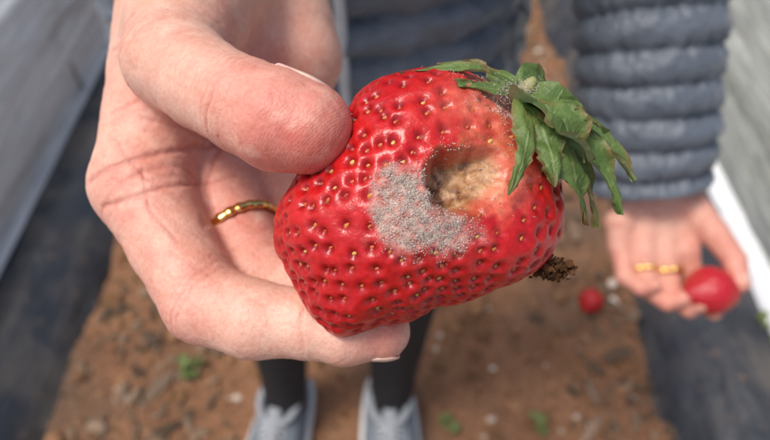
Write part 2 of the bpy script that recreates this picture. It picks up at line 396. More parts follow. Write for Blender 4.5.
# seeds
bm=bmesh.new();bmesh.ops.create_icosphere(bm,subdivisions=2,radius=1);IS=np.array([v.co[:] for v in bm.verts]);IF=np.array([[v.index for v in f_.verts] for f_ in bm.faces]);bm.free()
bm=bmesh.new();bmesh.ops.create_icosphere(bm,subdivisions=1,radius=1);IS1=np.array([v.co[:] for v in bm.verts]);IF1=np.array([[v.index for v in f_.verts] for f_ in bm.faces]);bm.free()
def seeds(SPk,SNk,axd,size,sink):
    V=[];Fs=[];C=[];o=0
    for p,n in zip(SPk,SNk):
        a=axd-n*(axd@n);a/=max(np.linalg.norm(a),1e-6);a=a+rng.normal(0,.18,3);a-=n*(a@n);a/=np.linalg.norm(a);b=np.cross(n,a)
        s=size*rng.uniform(.75,1.15);q=IS.copy()
        q[:,1]*=(1-.35*q[:,0])
        V.append(p-n*sink+ (q[:,0:1]*a*s+q[:,1:2]*b*s*.55+q[:,2:3]*n*s*.42))
        Fs.append(IF+o);o+=len(IS)
        t=rng.random()**.8;c=np.array([.60,.25,.05])*(1-t)+np.array([.42,.05,.02])*t
        if rng.random()<.12:c=np.array([.62,.38,.10])
        C.append(np.tile(c,(len(IS),1)))
    return np.concatenate(V),np.concatenate(Fs),np.concatenate(C)
N=Nodes('strawberry_seed');at=N.n('ShaderNodeAttribute');at.attribute_name='col'
N.set(Base_Color=at.outputs['Color'],Roughness=.4,Normal=N.bump(N.noise(3000,2),.3,.0001));SEED=N.m
kd2=kdtree.KDTree(len(P))
for i,p in enumerate(P): kd2.insert(p,i)
kd2.balance()
vi=np.array([kd2.find(p)[1] for p in SPk])
sv,sf,sc=seeds(BV[vi],SNk,axd,.070,-.008)
mesh_obj('seeds',toW(sv),sf,SEED,berry,col=sc)
# mould fuzz: short fibres and spore grains
N=Nodes('mold_spores');at=N.n('ShaderNodeAttribute');at.attribute_name='col'
N.set(Base_Color=at.outputs['Color'],Roughness=.95);N.b.inputs['Specular IOR Level'].default_value=.1;MOLD=N.m
def fuzz(pts,nrm,s0,s1,hs=.05,fib=.3):
    n=len(pts);V=[];Fs=[];C=[];o=0
    for p,m in zip(pts,nrm):
        if rng.random()<fib:
            d=m+rng.normal(0,.8,3);d/=np.linalg.norm(d);L=rng.uniform(.5,1.4)*hs;sd=np.cross(d,rng.normal(size=3));sd/=np.linalg.norm(sd);sd*=.003
            s2=np.cross(d,sd)
            bend=rng.normal(0,.35,3)*L
            V.append(np.array([p+sd,p-sd*.5+s2,p-sd*.5-s2,p+d*L*.5+bend*.3+sd*.7,p+d*L*.5+bend*.3-sd*.4+s2*.7,p+d*L*.5+bend*.3-sd*.4-s2*.7,p+d*L+bend]))
            Fs+= [[o,o+1,o+4,o+3],[o+1,o+2,o+5,o+4],[o+2,o,o+3,o+5],[o+3,o+4,o+6],[o+4,o+5,o+6],[o+5,o+3,o+6]];o+=7;k=7
            g=rng.uniform(.56,.74);c=np.array([g,g*.90,g*.82])
        else:
            s=rng.uniform(s0,s1);V.append(p+m*s*.5+IS1*s*rng.uniform(.7,1.2,3));Fs+=(IF1+o).tolist();o+=len(IS1);k=len(IS1)
            t=rng.random();g=rng.uniform(.44,.72);c=np.array([g,g*.85,g*.74]) if t<.87 else np.array([.26,.15,.10])
        C.append(np.tile(c,(k,1)))
    return np.concatenate(V),Fs,np.concatenate(C)
clump=sstep(-.35,.35,fbm(P,7,3,97))
pm=mold**1.3*(1-hole)*(.12+1.0*clump)
pm=pm+.04*hole*clump+.22*calm*(n2>0)+.010*gm+.05*np.exp(-((hq-1.1)/.2)**2)*(P[:,2]>0)*(P[:,0]<1.6)
pm[P[:,2]<-.6]=0;pr=pm/pm.sum()
sel=rng.choice(len(P),10000,p=pr)
mv,mf,mc=fuzz(BV[sel]+rng.normal(0,.010,(len(sel),3)),Nrm[sel],.005,.015,.065,.5)
mesh_obj('mold_fuzz',toW(mv),mf,MOLD,berry,col=mc)
# sepals
def leafmat(name,a,b,back):
    N=Nodes(name)
    c=N.ramp(N.noise(220,5),[(.3,a),(.72,b)])
    geo=N.n('ShaderNodeNewGeometry');c=N.mix(c,back,geo.outputs['Backfacing'])
    br=N.ramp(N.noise(160,3),[(.64,0.0),(.72,1.0)]);c=N.mix(c,(.22,.14,.05),br)
    uv=N.n('ShaderNodeAttribute');uv.attribute_name='vein'
    c=N.mix(c,(.30,.40,.16),N.ramp(uv.outputs['Fac'],[(.5,0.0),(.95,.7)]))
    ed=N.n('ShaderNodeAttribute');ed.attribute_name='edge'
    ee=N.n('ShaderNodeMath');ee.operation='MULTIPLY';N.l(ed.outputs['Fac'],ee.inputs[0]);N.l(N.ramp(N.noise(90,3),[(.42,0.0),(.6,1.0)]),ee.inputs[1])
    c=N.mix(c,(.24,.15,.06),ee.outputs[0])
    N.set(Base_Color=c,Roughness=.5,Normal=N.bump(N.noise(1200,4),.5,.0003,N.bump(N.noise(350,4),.5,.0008,N.bump(uv.outputs['Fac'],.5,.0003))))
    tr=N.n('ShaderNodeBsdfTranslucent');N.l(c,tr.inputs[0]);mx=N.n('ShaderNodeMixShader');mx.inputs[0].default_value=.25
    N.l(N.b.outputs[0],mx.inputs[1]);N.l(tr.outputs[0],mx.inputs[2]);N.l(mx.outputs[0],N.t.nodes['Material Output'].inputs[0])
    return N.m
LEAF=leafmat('sepal_green',(.085,.155,.035),(.18,.27,.075),(.28,.36,.17))
LEAFD=leafmat('foliage_green',(.035,.08,.02),(.08,.15,.04),(.12,.18,.08))
def bez(pts,n):
    pts=np.array(pts,float)
    if len(pts)==3: pts=np.array([pts[0],2*pts[1]-.5*(pts[0]+pts[2]),pts[2]])
    t=np.linspace(0,1,n)[:,None];return (1-t)**2*pts[0]+2*t*(1-t)*pts[1]+t*t*pts[2]
def sepal(pts,W,n0,cup=.25,seed=0,teeth=.12,nt=40,nw=12):
    C=bez(pts,nt);T=np.gradient(C,axis=0);T/=np.linalg.norm(T,axis=1)[:,None]
    V=[];ve=[];ed=[]
    L=np.linalg.norm(np.diff(C,axis=0),axis=1).sum();r=np.random.default_rng(seed);ph=r.uniform(0,6)
    n0=np.array(n0,float)
    for i in range(nt):
        t=i/(nt-1);n=n0-T[i]*(n0@T[i]);n/=np.linalg.norm(n);s=np.cross(T[i],n)
        tw=.35*math.sin(2.2*t+ph);n,s=n*math.cos(tw)+s*math.sin(tw),s*math.cos(tw)-n*math.sin(tw)
        w=W*.5*(.30*(1-t)+ (math.sin(math.pi*min(1,t**.75))**.7))*(1.0 if t<1 else 0)+.004
        saw=1-teeth*((t*8+ph)%1.0)*(t>.3)
        for j in range(nw+1):
            u=-1+2*j/nw
            ww=w*saw if abs(u)>.7 else w
            hgt=cup*w*u*u - .06*W*math.exp(-(u/.14)**2)+.16*W*math.sin(t*10+ph+u*2.5)*abs(u)+.04*W*math.sin(t*23+ph*2+u*4)
            V.append(C[i]+s*u*ww+n*hgt)
            vs=math.exp(-(u/.09)**2);vs=max(vs,.62*max(0,math.sin((t*L/.14-abs(u)*1.6)*2*math.pi*.5))**10)
            ve.append(vs);ed.append(max(abs(u)**6,max(0,t-.85)/.15))
    F=[[i*(nw+1)+j,i*(nw+1)+j+1,(i+1)*(nw+1)+j+1,(i+1)*(nw+1)+j] for i in range(nt-1) for j in range(nw)]
    return np.array(V),F,ve,ed
def leaf_obj(name,V,F,E,D_,mat,parent):
    ob=mesh_obj(name,V,F,mat,parent);a=ob.data.attributes.new('vein','FLOAT','POINT');a.data.foreach_set('value',E)
    a=ob.data.attributes.new('edge','FLOAT','POINT');a.data.foreach_set('value',D_);return ob
def sepals(name,specs,mat,parent,org=None,xf=None,teeth=.12):
    V=[];F=[];E=[];D_=[];o=0
    for k,(pts,W,n0,cup) in enumerate(specs):
        v,f_,e,d=sepal(pts,W,n0,cup,k+3,teeth);V.append(v);F+=[[a+o for a in q] for q in f_];E+=e;D_+=d;o+=len(v)
    V=np.concatenate(V);V=toW(V) if xf is None else xf(V)
    return leaf_obj(name,V,F,E,D_,mat,parent)
specs=[
 ([(2.6,2.5,.75),(1.63,2.90,.95),(.28,2.84,.72)],.30,(0,.5,.8),.2),
 ([(2.45,2.45,.9),(1.5,2.52,1.2),(.75,2.45,1.35)],.22,(0,.4,.9),.3),
 ([(2.55,2.4,.95),(2.55,1.47,1.78),(2.14,.42,2.02)],.44,(.3,.1,1),-.5),
 ([(2.62,2.38,.9),(3.15,1.95,1.45),(3.85,1.1,1.2)],1.05,(.3,.35,.9),.25),
 ([(2.7,2.3,.9),(3.45,1.15,1.25),(3.85,-.1,.95)],.85,(.5,.1,.85),-.3),
 ([(2.7,2.4,.7),(3.9,1.95,.65),(4.98,.78,.4)],.58,(.3,.6,.7),.35),
 ([(2.7,2.35,.8),(3.95,1.3,.85),(4.66,.10,.6)],.66,(.5,.3,.8),.3),
 ([(2.62,2.35,.95),(2.95,1.47,1.55),(3.05,.60,1.62)],.64,(.3,.1,.95),-.4),
 ([(2.75,2.5,.6),(3.3,2.75,.2),(4.1,2.1,-.3)],.7,(.2,.9,.4),.3),
 ([(2.75,2.4,.5),(3.5,2.2,0),(4.3,1.1,-.4)],.8,(.5,.7,.4),.3),
 ([(2.5,2.6,.6),(1.9,3.12,.2),(1.1,3.3,-.3)],.45,(-.1,.9,.3),.2),
 ([(2.8,2.3,.6),(3.8,1.1,.4),(4.35,-.15,.2)],.7,(.8,.2,.5),.3),
 ([(2.8,2.3,.7),(3.4,2.2,1.15),(4.3,1.7,.9)],.65,(.2,.6,.8),-.3)]
sepals('calyx',specs,LEAF,berry,teeth=.30)
# stem scar
f2=make_sdf([[((2.62,2.40,.65),.2),((2.75,2.55,.85),.12),((2.84,2.68,.88),.09)]],.05)
v,ff,g=sdf_mesh(f2,(2,1.9,.2),(3.3,3.1,1.3),.05,1)
mesh_obj('stem_stub',toW(v),ff,basic('stem_green',(.20,.24,.07),(.35,.33,.15),.6,500),berry)
# hairs + mould on calyx and the dried brown remains on the underside
ps=np.array([2.5,2.45,.95])+rng.normal(0,.14,(900,3))*[1.9,.8,.7];nn=rng.normal(0,.5,(900,3))+[0,.6,.8];nn/=np.linalg.norm(nn,axis=1)[:,None]
v,ff,c=fuzz(ps,nn,.005,.013,.08,.6);mesh_obj('calyx_mold',toW(v),ff,MOLD,berry,col=c)
V=[];Fs=[];C=[];o=0
for i in range(220):
    p=np.array([3.42,-1.0,.25])+rng.normal(0,1,3)*[.17,.12,.14];s=rng.uniform(.02,.09);q=IS1*s*rng.uniform(.2,1.4,3)+rng.normal(0,.012,IS1.shape)
    V.append(p+q);Fs+=(IF1+o).tolist();o+=len(IS1);g=rng.uniform(.25,1);C.append(np.tile(np.array([.12,.055,.025])*g,(len(IS1),1)))
mesh_obj('dried_petal_debris',toW(np.concatenate(V)),Fs,MOLD,berry,smooth=False,col=np.concatenate(C))

# ------------------------------------------------------------------ left hand with a sound berry
O2=np.array([0,0,H])+ (np.array([272,35,0])*.000828)@AX + .50*np.array([0,ca,-sa])
ch2=[[((2.2,-5.2,.3),.95),((3.2,-8.4,-.2),.85),((3.6,-9.9,1.0),.75),((3.5,-10.2,2.2),.62)],
 [((.6,-6,.2),1.0),((.9,-8.9,.5),.88),((1.6,-9.9,2.1),.76),((2.0,-9.4,3.1),.62)],
 [((-1.2,-5.8,0),.95),((-1.0,-8.5,.7),.84),((-.2,-9.4,2.2),.72),((.7,-9.0,2.9),.6)],
 [((-2.9,-5,-.3),.85),((-2.9,-7.5,.6),.74),((-2.1,-8.3,1.8),.64),((-1.3,-8.0,2.5),.54)],
 [((1.4,-.2,0),1.6),((2.4,-1.8,.6),1.45),((3.9,-3.9,1.5),1.1),((5.1,-6.0,2.2),.92),((5.1,-7.8,3.0),.76)],
 [((1.3,.5,-.3),1.6),((2.2,-5.2,.2),1.1)],[((.4,.5,-.4),1.6),((.6,-6,.1),1.15)],[((-.6,.5,-.5),1.6),((-1.2,-5.8,0),1.1)],[((-1.3,.5,-.5),1.5),((-2.9,-3,-.3),1.3),((-2.9,-5,-.3),1.0)],
 [((-.1,.5,-.4),2.4),((-.3,4.5,-.5),2.7),((-.5,7,-.6),3.0)]]
v,ff,g=sdf_mesh(make_sdf(ch2,.17),(-6,-13,-5),(8,9,5),.3,1)
c=np.tile(BASE*1.04,(len(v),1));c=blend(c,RED,.06+.3*fbm(v,.4,2,3)-.03*v[:,1])
mesh_obj('left_hand',toW(v,O2),ff,SKIN,person,col=c)
ring('finger_ring_a',(.72,-7.0,.28),(.1,-1,.1),1.05,.28,person,O2,links=.12)
ring('finger_ring_b',(-1.15,-6.9,.18),(.05,-1,.2),.98,.28,person,O2,links=.12)
nail('left_thumb_nail',(5.15,-7.6,2.9),(0,-1,.4),(.8,.1,.5),.78,.55,person,O2)

def small_berry(name,center,axis,size,col0=(.55,.012,.02),n=5,cal=1.0,sq=1.12):
    e=empty(name)
    bm=bmesh.new();bmesh.ops.create_icosphere(bm,subdivisions=n,radius=1);D=np.array([v.co[:] for v in bm.verts]);Ff=[[v.index for v in f_.verts] for f_ in bm.faces];bm.free()
    def mp(D):
        z=D[:,2];r=np.where(z>0,.98,1-.42*np.abs(np.minimum(z,0))**1.5);return np.stack([D[:,0]*r,D[:,1]*r,z*sq-.12*np.exp(-((1-z)/.08))],1)*size
    i=np.arange(170)+.5;z=1-2*i/170;ra=np.sqrt(1-z*z);S=np.stack([ra*np.cos(i*2.4),ra*np.sin(i*2.4),z],1)
    P=mp(D);SP=mp(S);k=kdtree.KDTree(len(SP))
    for j,p in enumerate(SP):k.insert(p,j)
    k.balance();nd=np.array([k.find(p)[2] for p in P])
    P=P-D*(np.exp(-(nd/.12)**2)*.05*size)[:,None]+D*(.05*size*fbm(P,.8/size*1.0,2,7))[:,None]
    q=Vector(axis).to_track_quat('Z','Y').to_matrix();M=np.array(q)
    X=lambda V:np.asarray(V)@M.T*.01+np.array(center)
    c=np.tile(np.array(col0),(len(P),1));c=blend(c,np.array(col0)*.45,.8*np.exp(-(nd/.13)**2));c=blend(c,np.array([.66,.05,.03]),.4*sstep(.5,.95,D[:,2]))
    b=mesh_obj('flesh',X(P),Ff,FLESH,e,col=c);w=b.data.attributes.new('wet','FLOAT','POINT');w.data.foreach_set('value',[.8]*len(P))
    v,ff,cc_=seeds(SP,S,np.array([0,0,1.0]),.08,.02);mesh_obj('seeds',X(v),ff,SEED,e,col=cc_)
    sp=[]
    for j in range(9):
        a=j*.698+.2;L=size*rng.uniform(.7,.95)*cal;cx,cy=math.cos(a),math.sin(a)
        sp.append(([(0,0,size*1.0*sq/1.12),(cx*L*.6,cy*L*.6,size*1.1*sq/1.12),(cx*L*1.05,cy*L*1.05,size*sq/1.12*(.72+.2*rng.random()))],size*.4*cal,(0,0,1),.2))
    sepals('calyx',sp,LEAF,e,xf=X)
    z0=size*sq/1.12
    v,ff,g=sdf_mesh(make_sdf([[((0,0,z0),.12),((.1,.05,z0*1.15),.09),((.2,.1,z0*1.25),.09)]],.05),(-.3,-.3,z0*.8),(.6,.5,z0*1.25+.3),.08,1)
    mesh_obj('stem',X(v),ff,bpy.data.materials['stem_green'],e);return e
pc=toW([[3.05,-8.5,2.4]],O2)[0]
ax2=np.array([.85,.10,-.30])@AX
small_berry('strawberry',pc,tuple(ax2),1.95,cal=.7,sq=1.32,col0=(.52,.008,.025))
small_berry('strawberry',(.446,.706,.035),(.5,.6,.2),2.7,cal=.7,col0=(.48,.008,.015))

# ------------------------------------------------------------------ clothing / body
def resample(pts,step):
    pts=np.array(pts,float);d=np.r_[0,np.cumsum(np.linalg.norm(np.diff(pts[:,:3],axis=0),axis=1))]
    n=max(2,int(d[-1]/step)+1);s=np.linspace(0,d[-1],n)
    out=np.stack([np.interp(s,d,pts[:,i]) for i in range(pts.shape[1])],1)
    k=max(3,int(.05/step)|1);w=np.hanning(k+2)[1:-1];w/=w.sum();pad=k//2
    q=np.pad(out,((pad,pad),(0,0)),mode='reflect',reflect_type='odd')
    return np.stack([np.convolve(q[:,i],w,'valid') for i in range(out.shape[1])],1),s
def tube(name,pts,mat,parent,step=.004,seg=96,puff=0,sp=.045,u0=(1,0,0),crinkle=.0015,cap=True):
    # pts rows: x,y,z,ru,rv
    Q,s=resample(pts,step);C,T=Q[:,:3],np.gradient(Q[:,:3],axis=0);T/=np.linalg.norm(T,axis=1)[:,None]
    a=np.linspace(0,2*math.pi,seg,endpoint=False);n=len(C)
    U=np.array(u0,float)-T*(T@np.array(u0,float))[:,None];U/=np.linalg.norm(U,axis=1)[:,None];W=np.cross(T,U)
    ca_,sa_=np.cos(a)[None,:,None],np.sin(a)[None,:,None]
    dirs=ca_*U[:,None]+sa_*W[:,None]
    V=C[:,None]+ca_*U[:,None]*Q[:,3][:,None,None]+sa_*W[:,None]*Q[:,4][:,None,None]
    Vf=V.reshape(-1,3);Df=dirs.reshape(-1,3)
    if puff:
        ss=np.repeat(s,seg)+.009*fbm(Vf,9,2,4)
        pf=puff*(np.abs(np.sin(math.pi*ss/sp))**.5)*(1+.45*fbm(Vf,18,2,6))
        seam=1-np.abs(np.sin(math.pi*ss/sp))
        aa=np.tile(a,n)
        pf=pf+puff*.55*(.4+seam)*fbm(np.stack([np.cos(aa)*5,np.sin(aa)*5,ss*30],1),3.2,3,12)
        Vf=Vf+Df*pf[:,None]
    if crinkle: Vf=Vf+Df*(crinkle*(fbm(Vf,45,3,3)+.8*fbm(Vf,110,2,8)))[:,None]
    V=Vf
    i=np.arange(n-1)[:,None]*seg;j=np.arange(seg)[None];j2=(j+1)%seg
    F=np.stack([i+j,i+j2,i+seg+j2,i+seg+j],-1).reshape(-1,4).tolist()
    if cap:
        F.append(list(range(seg))[::-1]);F.append([(n-1)*seg+k for k in range(seg)])
    return mesh_obj(name,V,F,mat,parent)
N=Nodes('puffer_nylon')
N.set(Base_Color=N.ramp(N.noise(30),[(.3,(.082,.102,.130)),(.7,(.12,.143,.175))]),Roughness=.36,Normal=N.bump(N.noise(160,5,N.coords((1,1,2))),.6,.003),Sheen_Weight=.2)
JK=N.m
LEG=basic('black_leggings',(.008,.008,.010),(.016,.016,.018),.75,100,.0004,900)
tube('jacket_torso',[(-.075,.50,.66,.175,.12),(-.07,.50,.72,.19,.13),(-.06,.50,.82,.18,.125),(-.055,.49,.95,.168,.12),(-.05,.48,1.1,.175,.125),(-.05,.475,1.22,.185,.12),(-.05,.475,1.31,.175,.10),(-.05,.475,1.37,.12,.08),(-.05,.475,1.40,.075,.07),(-.05,.472,1.45,.068,.066)],JK,person,puff=.014,sp=.034,seg=240,step=.003)
ZIP=basic('zip_tape',(.45,.47,.49),(.60,.62,.64),.4,300,.0003,600)
zp=[(-.030,.50-.13-.0115,.70),(-.030,.50-.123-.011,.82),(-.03,.49-.118-.011,.95),(-.03,.48-.124-.011,1.1),(-.033,.475-.119-.011,1.22),(-.036,.475-.1-.012,1.31)]
tube('jacket_zip',[(*p,.0045,.007) for p in zp],ZIP,person,step=.004,seg=12,crinkle=.0003)
tube('jacket_left_sleeve',[(.10,.475,1.33,.065,.07),(.15,.48,1.26,.062,.066),(.19,.50,1.12,.056,.058),(.195,.495,1.03,.054,.054),(.196,.46,.96,.050,.050),(.203,.41,.885,.047,.047),(.214,.365,.815,.044,.043),(.220,.345,.785,.038,.037)],JK,person,step=.002,puff=.009,sp=.024,seg=160)
elb=(-.20,.38,1.09);cuff=toW([[-10.2,13.8,-9.8]])[0]
mid=(np.array(elb)+cuff)/2
tube('jacket_right_sleeve',[(-.20,.475,1.33,.065,.07),(-.225,.465,1.26,.062,.066),(-.225,.42,1.15,.056,.058),(*elb,.054,.054),(*mid,.046,.048),(*cuff,.040,.040)],JK,person,puff=.009,sp=.034,seg=96)
tube('left_leg',[(.01,.50,.80,.085,.09),(.02,.50,.66,.080,.082),(.028,.495,.5,.062,.062),(.026,.49,.42,.055,.055),(.022,.50,.32,.054,.056),(.016,.485,.18,.042,.043),(.012,.468,.09,.038,.040),(.012,.465,.05,.036,.04)],LEG,person,seg=48,crinkle=.001)
tube('right_leg',[(-.14,.50,.80,.085,.09),(-.155,.50,.66,.080,.082),(-.165,.495,.5,.062,.062),(-.168,.49,.42,.055,.055),(-.172,.50,.32,.054,.056),(-.178,.485,.18,.042,.043),(-.184,.468,.09,.038,.040),(-.184,.465,.05,.036,.04)],LEG,person,seg=48,crinkle=.001)
# shoes
N=Nodes('sneaker_mesh');N.set(Base_Color=N.ramp(N.noise(60),[(.3,(.11,.13,.15)),(.7,(.19,.22,.25))]),Roughness=.8,Normal=N.bump(N.noise(900,2),.6,.0006));SHM=N.m
SOLE=basic('sneaker_sole',(.50,.50,.49),(.66,.66,.65),.6,80,.0005,300)
LACE=basic('shoe_lace',(.42,.44,.46),(.58,.60,.61),.8,200)
COL=basic('sneaker_lining',(.22,.24,.26),(.33,.35,.37),.85,150)
def shoe(name,x,ang):
    secs=[(.075,.030,.085,.018),(.065,.037,.10,.01),(.03,.043,.105,.0),(0,.046,.10,0),(-.03,.048,.092,0),(-.07,.051,.078,0),(-.11,.055,.062,0),(-.15,.053,.052,0),(-.175,.044,.045,0),(-.195,.026,.036,0)]
    S,_=resample([(0,s[0],0,s[1],s[2]) for s in secs],.006)
    V=[];Vs=[];n=len(S);m=28
    for q in S:
        for j in range(m+1):
            a=math.pi*j/m;cx=math.cos(a);sx=math.sin(a)
            V.append((q[3]*math.copysign(abs(cx)**.7,cx),q[1],.022+(q[4]-.022)*max(sx,0)**.75))
        w=q[3]+.007
        for (a,b) in ((-w,.030),(-w-.002,.016),(-w+.003,.003),(0,.002),(w-.003,.003),(w+.002,.016),(w,.030)): Vs.append((a,q[1]*1.03,b))
    F=[[i*(m+1)+j,i*(m+1)+j+1,(i+1)*(m+1)+j+1,(i+1)*(m+1)+j] for i in range(n-1) for j in range(m)]
    F+=[list(range(m+1)),[(n-1)*(m+1)+k for k in range(m+1)]]
    Fs=[[i*7+j,i*7+(j+1)%7,(i+1)*7+(j+1)%7,(i+1)*7+j] for i in range(n-1) for j in range(7)];Fs+=[list(range(7)),[(n-1)*7+k for k in range(7)]]
    c,s_=math.cos(ang),math.sin(ang)
    X=lambda V:np.array([(x+c*a-s_*b,.455+s_*a+c*b,z) for a,b,z in V])
    mesh_obj(name+'_upper',X(V),F,SHM,person);mesh_obj(name+'_sole',X(Vs),Fs,SOLE,person)
    t=np.linspace(0,2*math.pi,24,endpoint=False)
    pts=[(a,b,z,.006,.007) for a,b,z in X([(.035*math.cos(k),-.002+.044*math.sin(k),.103+.006*math.sin(k)) for k in np.r_[t,t[:1]]])]
    tube(name+'_collar',pts,COL,person,step=.004,seg=10,u0=(0,0,1),crinkle=0)
    for k in range(5):
        y=-.045-.02*k;h=.092-.0105*k
        for sg in(1,-1):
            pts=[(*p,.0028,.002) for p in X([(-.022*sg,y,h-.004),(0,y-.006,h+.005),(.022*sg,y-.012,h-.008)])]
            tube(name+'_lace',pts,LACE,person,step=.004,seg=8,u0=(0,1,.3),crinkle=0)
    pts=[(*p,.012,.003) for p in X([(0,-.02,.112),(0,-.05,.098),(0,-.09,.077)])]
    tube(name+'_tongue',pts,COL,person,step=.005,seg=12,crinkle=0)
shoe('right_shoe',-.192,-.14);shoe('left_shoe',.008,.04)
# head (above the frame)
HC=np.array([-.05,.455,1.565])
HX=lambda V:HC+np.stack([V[:,0],-V[:,2],V[:,1]],1)*.01
hd=[[((0,3,-1),7.4),((0,1,0),7.2)],[((0,-3,1.5),4.8),((0,-6,4.0),3.0)],[((0,1.2,7.0),.8),((0,-1.9,8.3),.95)],[((0,-6.6,5.0),1.8),((0,-6.4,4.6),1.9)],[((-1.3,-4.2,6.3),.7),((0,-4.0,6.9),.75),((1.3,-4.2,6.3),.7)],[((0,-4,-1),5),((0,-14,-2.5),5.4)]]
for s_ in(1,-1): hd+=[[((s_*3,-1.2,4),3.3),((s_*2.5,-3,3.6),3)],[((s_*1.2,2.1,6.4),1.1),((s_*4,2.3,5),1.0)],[((s_*7.4,1.2,-.8),.8),((s_*7.3,-1.6,-.4),.7)]]
v,ff,g=sdf_mesh(make_sdf(hd,.35),(-10,-16,-11),(10,13,12),.8,1)
c=np.tile(BASE,(len(v),1));lm=np.exp(-((v[:,0]/2.2)**2+((v[:,1]+4.1)/.7)**2))*(v[:,2]>6);c=blend(c,np.array([.5,.13,.12]),lm)
mesh_obj('head',HX(v),ff,SKIN,person,col=c)
EYE=basic('eye_white',(.7,.68,.65),(.78,.76,.74),.15,50,0);IRIS=basic('iris',(.05,.03,.015),(.10,.06,.03),.1,500,0);HAIR=Nodes('hair_brown')
HAIR.set(Base_Color=HAIR.ramp(HAIR.noise(300,4,HAIR.coords((1,1,.06))),[(.3,(.035,.018,.009)),(.7,(.10,.055,.028))]),Roughness=.45,Normal=HAIR.bump(HAIR.noise(500,3,HAIR.coords((1,1,.05))),.8,.002));HAIR=HAIR.m
for s_ in(1,-1):
    mesh_obj('eye',HX(IS*1.15+np.array([s_*3.0,.5,6.0])),IF,EYE,person);mesh_obj('iris',HX(IS*.55*[1,1,.35]+np.array([s_*3.0,.5,7.05])),IF,IRIS,person)
    tube('eyebrow',[(*p,.004,.002) for p in HX(np.array([(s_*1.5,2.2,7.3),(s_*3.1,2.8,6.9),(s_*4.7,2.1,5.7)]))],HAIR,person,step=.003,seg=8,crinkle=.0005,u0=(0,0,1))
hr=[[((0,4.2,-2),8.0),((0,2,-3.2),8.0)],[((0,0,-5),5.5),((0,-14,-6.5),4.8)]]
for s_ in(1,-1): hr+=[[((s_*6.6,2,-1.5),2.2),((s_*6.9,-6,-2),2.3),((s_*6.4,-16,-2.5),1.6)]]
v,ff,g=sdf_mesh(make_sdf(hr,.5),(-11,-19,-14),(11,14,8),.8,1)
v=v+g*(.35*fbm(v*[1,.12,1],1.2,3,5))[:,None];mesh_obj('hair',HX(v),ff,HAIR,person)

# ------------------------------------------------------------------ ground
def axis_pts(lo,hi,fine,far):
    a=np.arange(lo,hi,fine);l=lo-np.geomspace(.05,far,24)[::-1];r=hi+np.geomspace(.05,far,24);return np.r_[l,a,r]
xs=axis_pts(-.95,.95,.009,60);ys=axis_pts(-.3,2.6,.009,60)
X,Y=np.meshgrid(xs,ys,indexing='ij');P0=np.stack([X.ravel(),Y.ravel(),np.zeros(X.size)],1)
inn=sstep(1.4,.8,np.abs(P0[:,0]))*sstep(3.2,2.2,P0[:,1])*sstep(-1,-.2,P0[:,1])
z=.018*fbm(P0,5,3,1)+.010*np.abs(fbm(P0,22,3,2))*2+.004*fbm(P0,70,2,6)-.008
z+=.03*sstep(.35,.62,np.abs(P0[:,0]+.03))
foot=np.exp(-((np.abs(P0[:,0]+.088)-.098)/.08)**2-((P0[:,1]-.40)/.17)**2)
z=z*(1-.9*np.clip(foot*1.5,0,1))-.002*foot
P0[:,2]=z*inn
ny=len(ys);i,j=np.meshgrid(np.arange(len(xs)-1),np.arange(ny-1),indexing='ij');a=(i*ny+j).ravel()
GF=np.stack([a,a+ny,a+ny+1,a+1],1)
N=Nodes('furrow_soil')
c=N.ramp(N.noise(9,8,rough=.65),[(.25,(.165,.080,.042)),(.5,(.285,.142,.072)),(.78,(.40,.215,.115))])
c=N.mix(c,(.14,.095,.065),N.ramp(N.noise(3.3,5),[(.48,0.0),(.66,.8)]))
c=N.mix(c,N.ramp(N.noise(120,5),[(.3,(.55,.5,.48)),(.7,(1.15,1.15,1.15))]),1.0,'MULTIPLY')
N.set(Base_Color=c,Roughness=.95,Normal=N.bump(N.noise(90,8,rough=.7),.9,.006))
mesh_obj('ground',P0,GF,N.m,None)
# clods and pebbles
def scatter(name,pts,sizes,cols,flat=.6,mat=MOLD,aspect=None,smooth=False):
    V=[];Fs=[];C=[];o=0
    for k,(p,s,c) in enumerate(zip(pts,sizes,cols)):
        q=IS1*rng.uniform(.6,1.2,3)*s;q=q+rng.normal(0,.12*s,q.shape)
        if aspect: q=IS1*np.array([aspect*rng.uniform(.5,1.3),rng.uniform(.2,.8),.18])*s+rng.normal(0,.10*s,IS1.shape)
        q[:,2]*=flat;t=rng.uniform(0,6.28);R=np.array([[math.cos(t),-math.sin(t),0],[math.sin(t),math.cos(t),0],[0,0,1]])
        V.append(q@R.T+p+[0,0,s*.25]);Fs.append(IF1+o);o+=len(IS1);C.append(np.tile(c,(len(IS1),1)))
    return mesh_obj(name,np.concatenate(V),np.concatenate(Fs),mat,None,smooth,np.concatenate(C))
def gz(x,y):
    i=np.clip(np.searchsorted(xs,x),0,len(xs)-1);j=np.clip(np.searchsorted(ys,y),0,ny-1);return P0[i*ny+j,2]
def pts_in(n,xr,yr):
    x=rng.uniform(*xr,n);y=rng.uniform(*yr,n);return np.stack([x,y,gz(x,y)],1)
def offfoot(p): return ~((np.abs(np.abs(p[:,0]+.088)-.098)<.065)&(p[:,1]>.23)&(p[:,1]<.56))
p=pts_in(3200,(-.62,.54),(.15,2.4));p=p[offfoot(p)]
g=rng.uniform(.5,1.1,len(p))[:,None]
scatter('soil_clods',p,rng.gamma(1.6,.0028,len(p))+.0015,np.array([.29,.155,.08])*g)
p=pts_in(150,(-.60,.52),(.25,1.8));p=p[offfoot(p)];g=rng.uniform(.6,1.1,len(p))[:,None]
scatter('pebbles',p,rng.gamma(2,.0022,len(p))+.002,np.array([.64,.55,.45])*g)
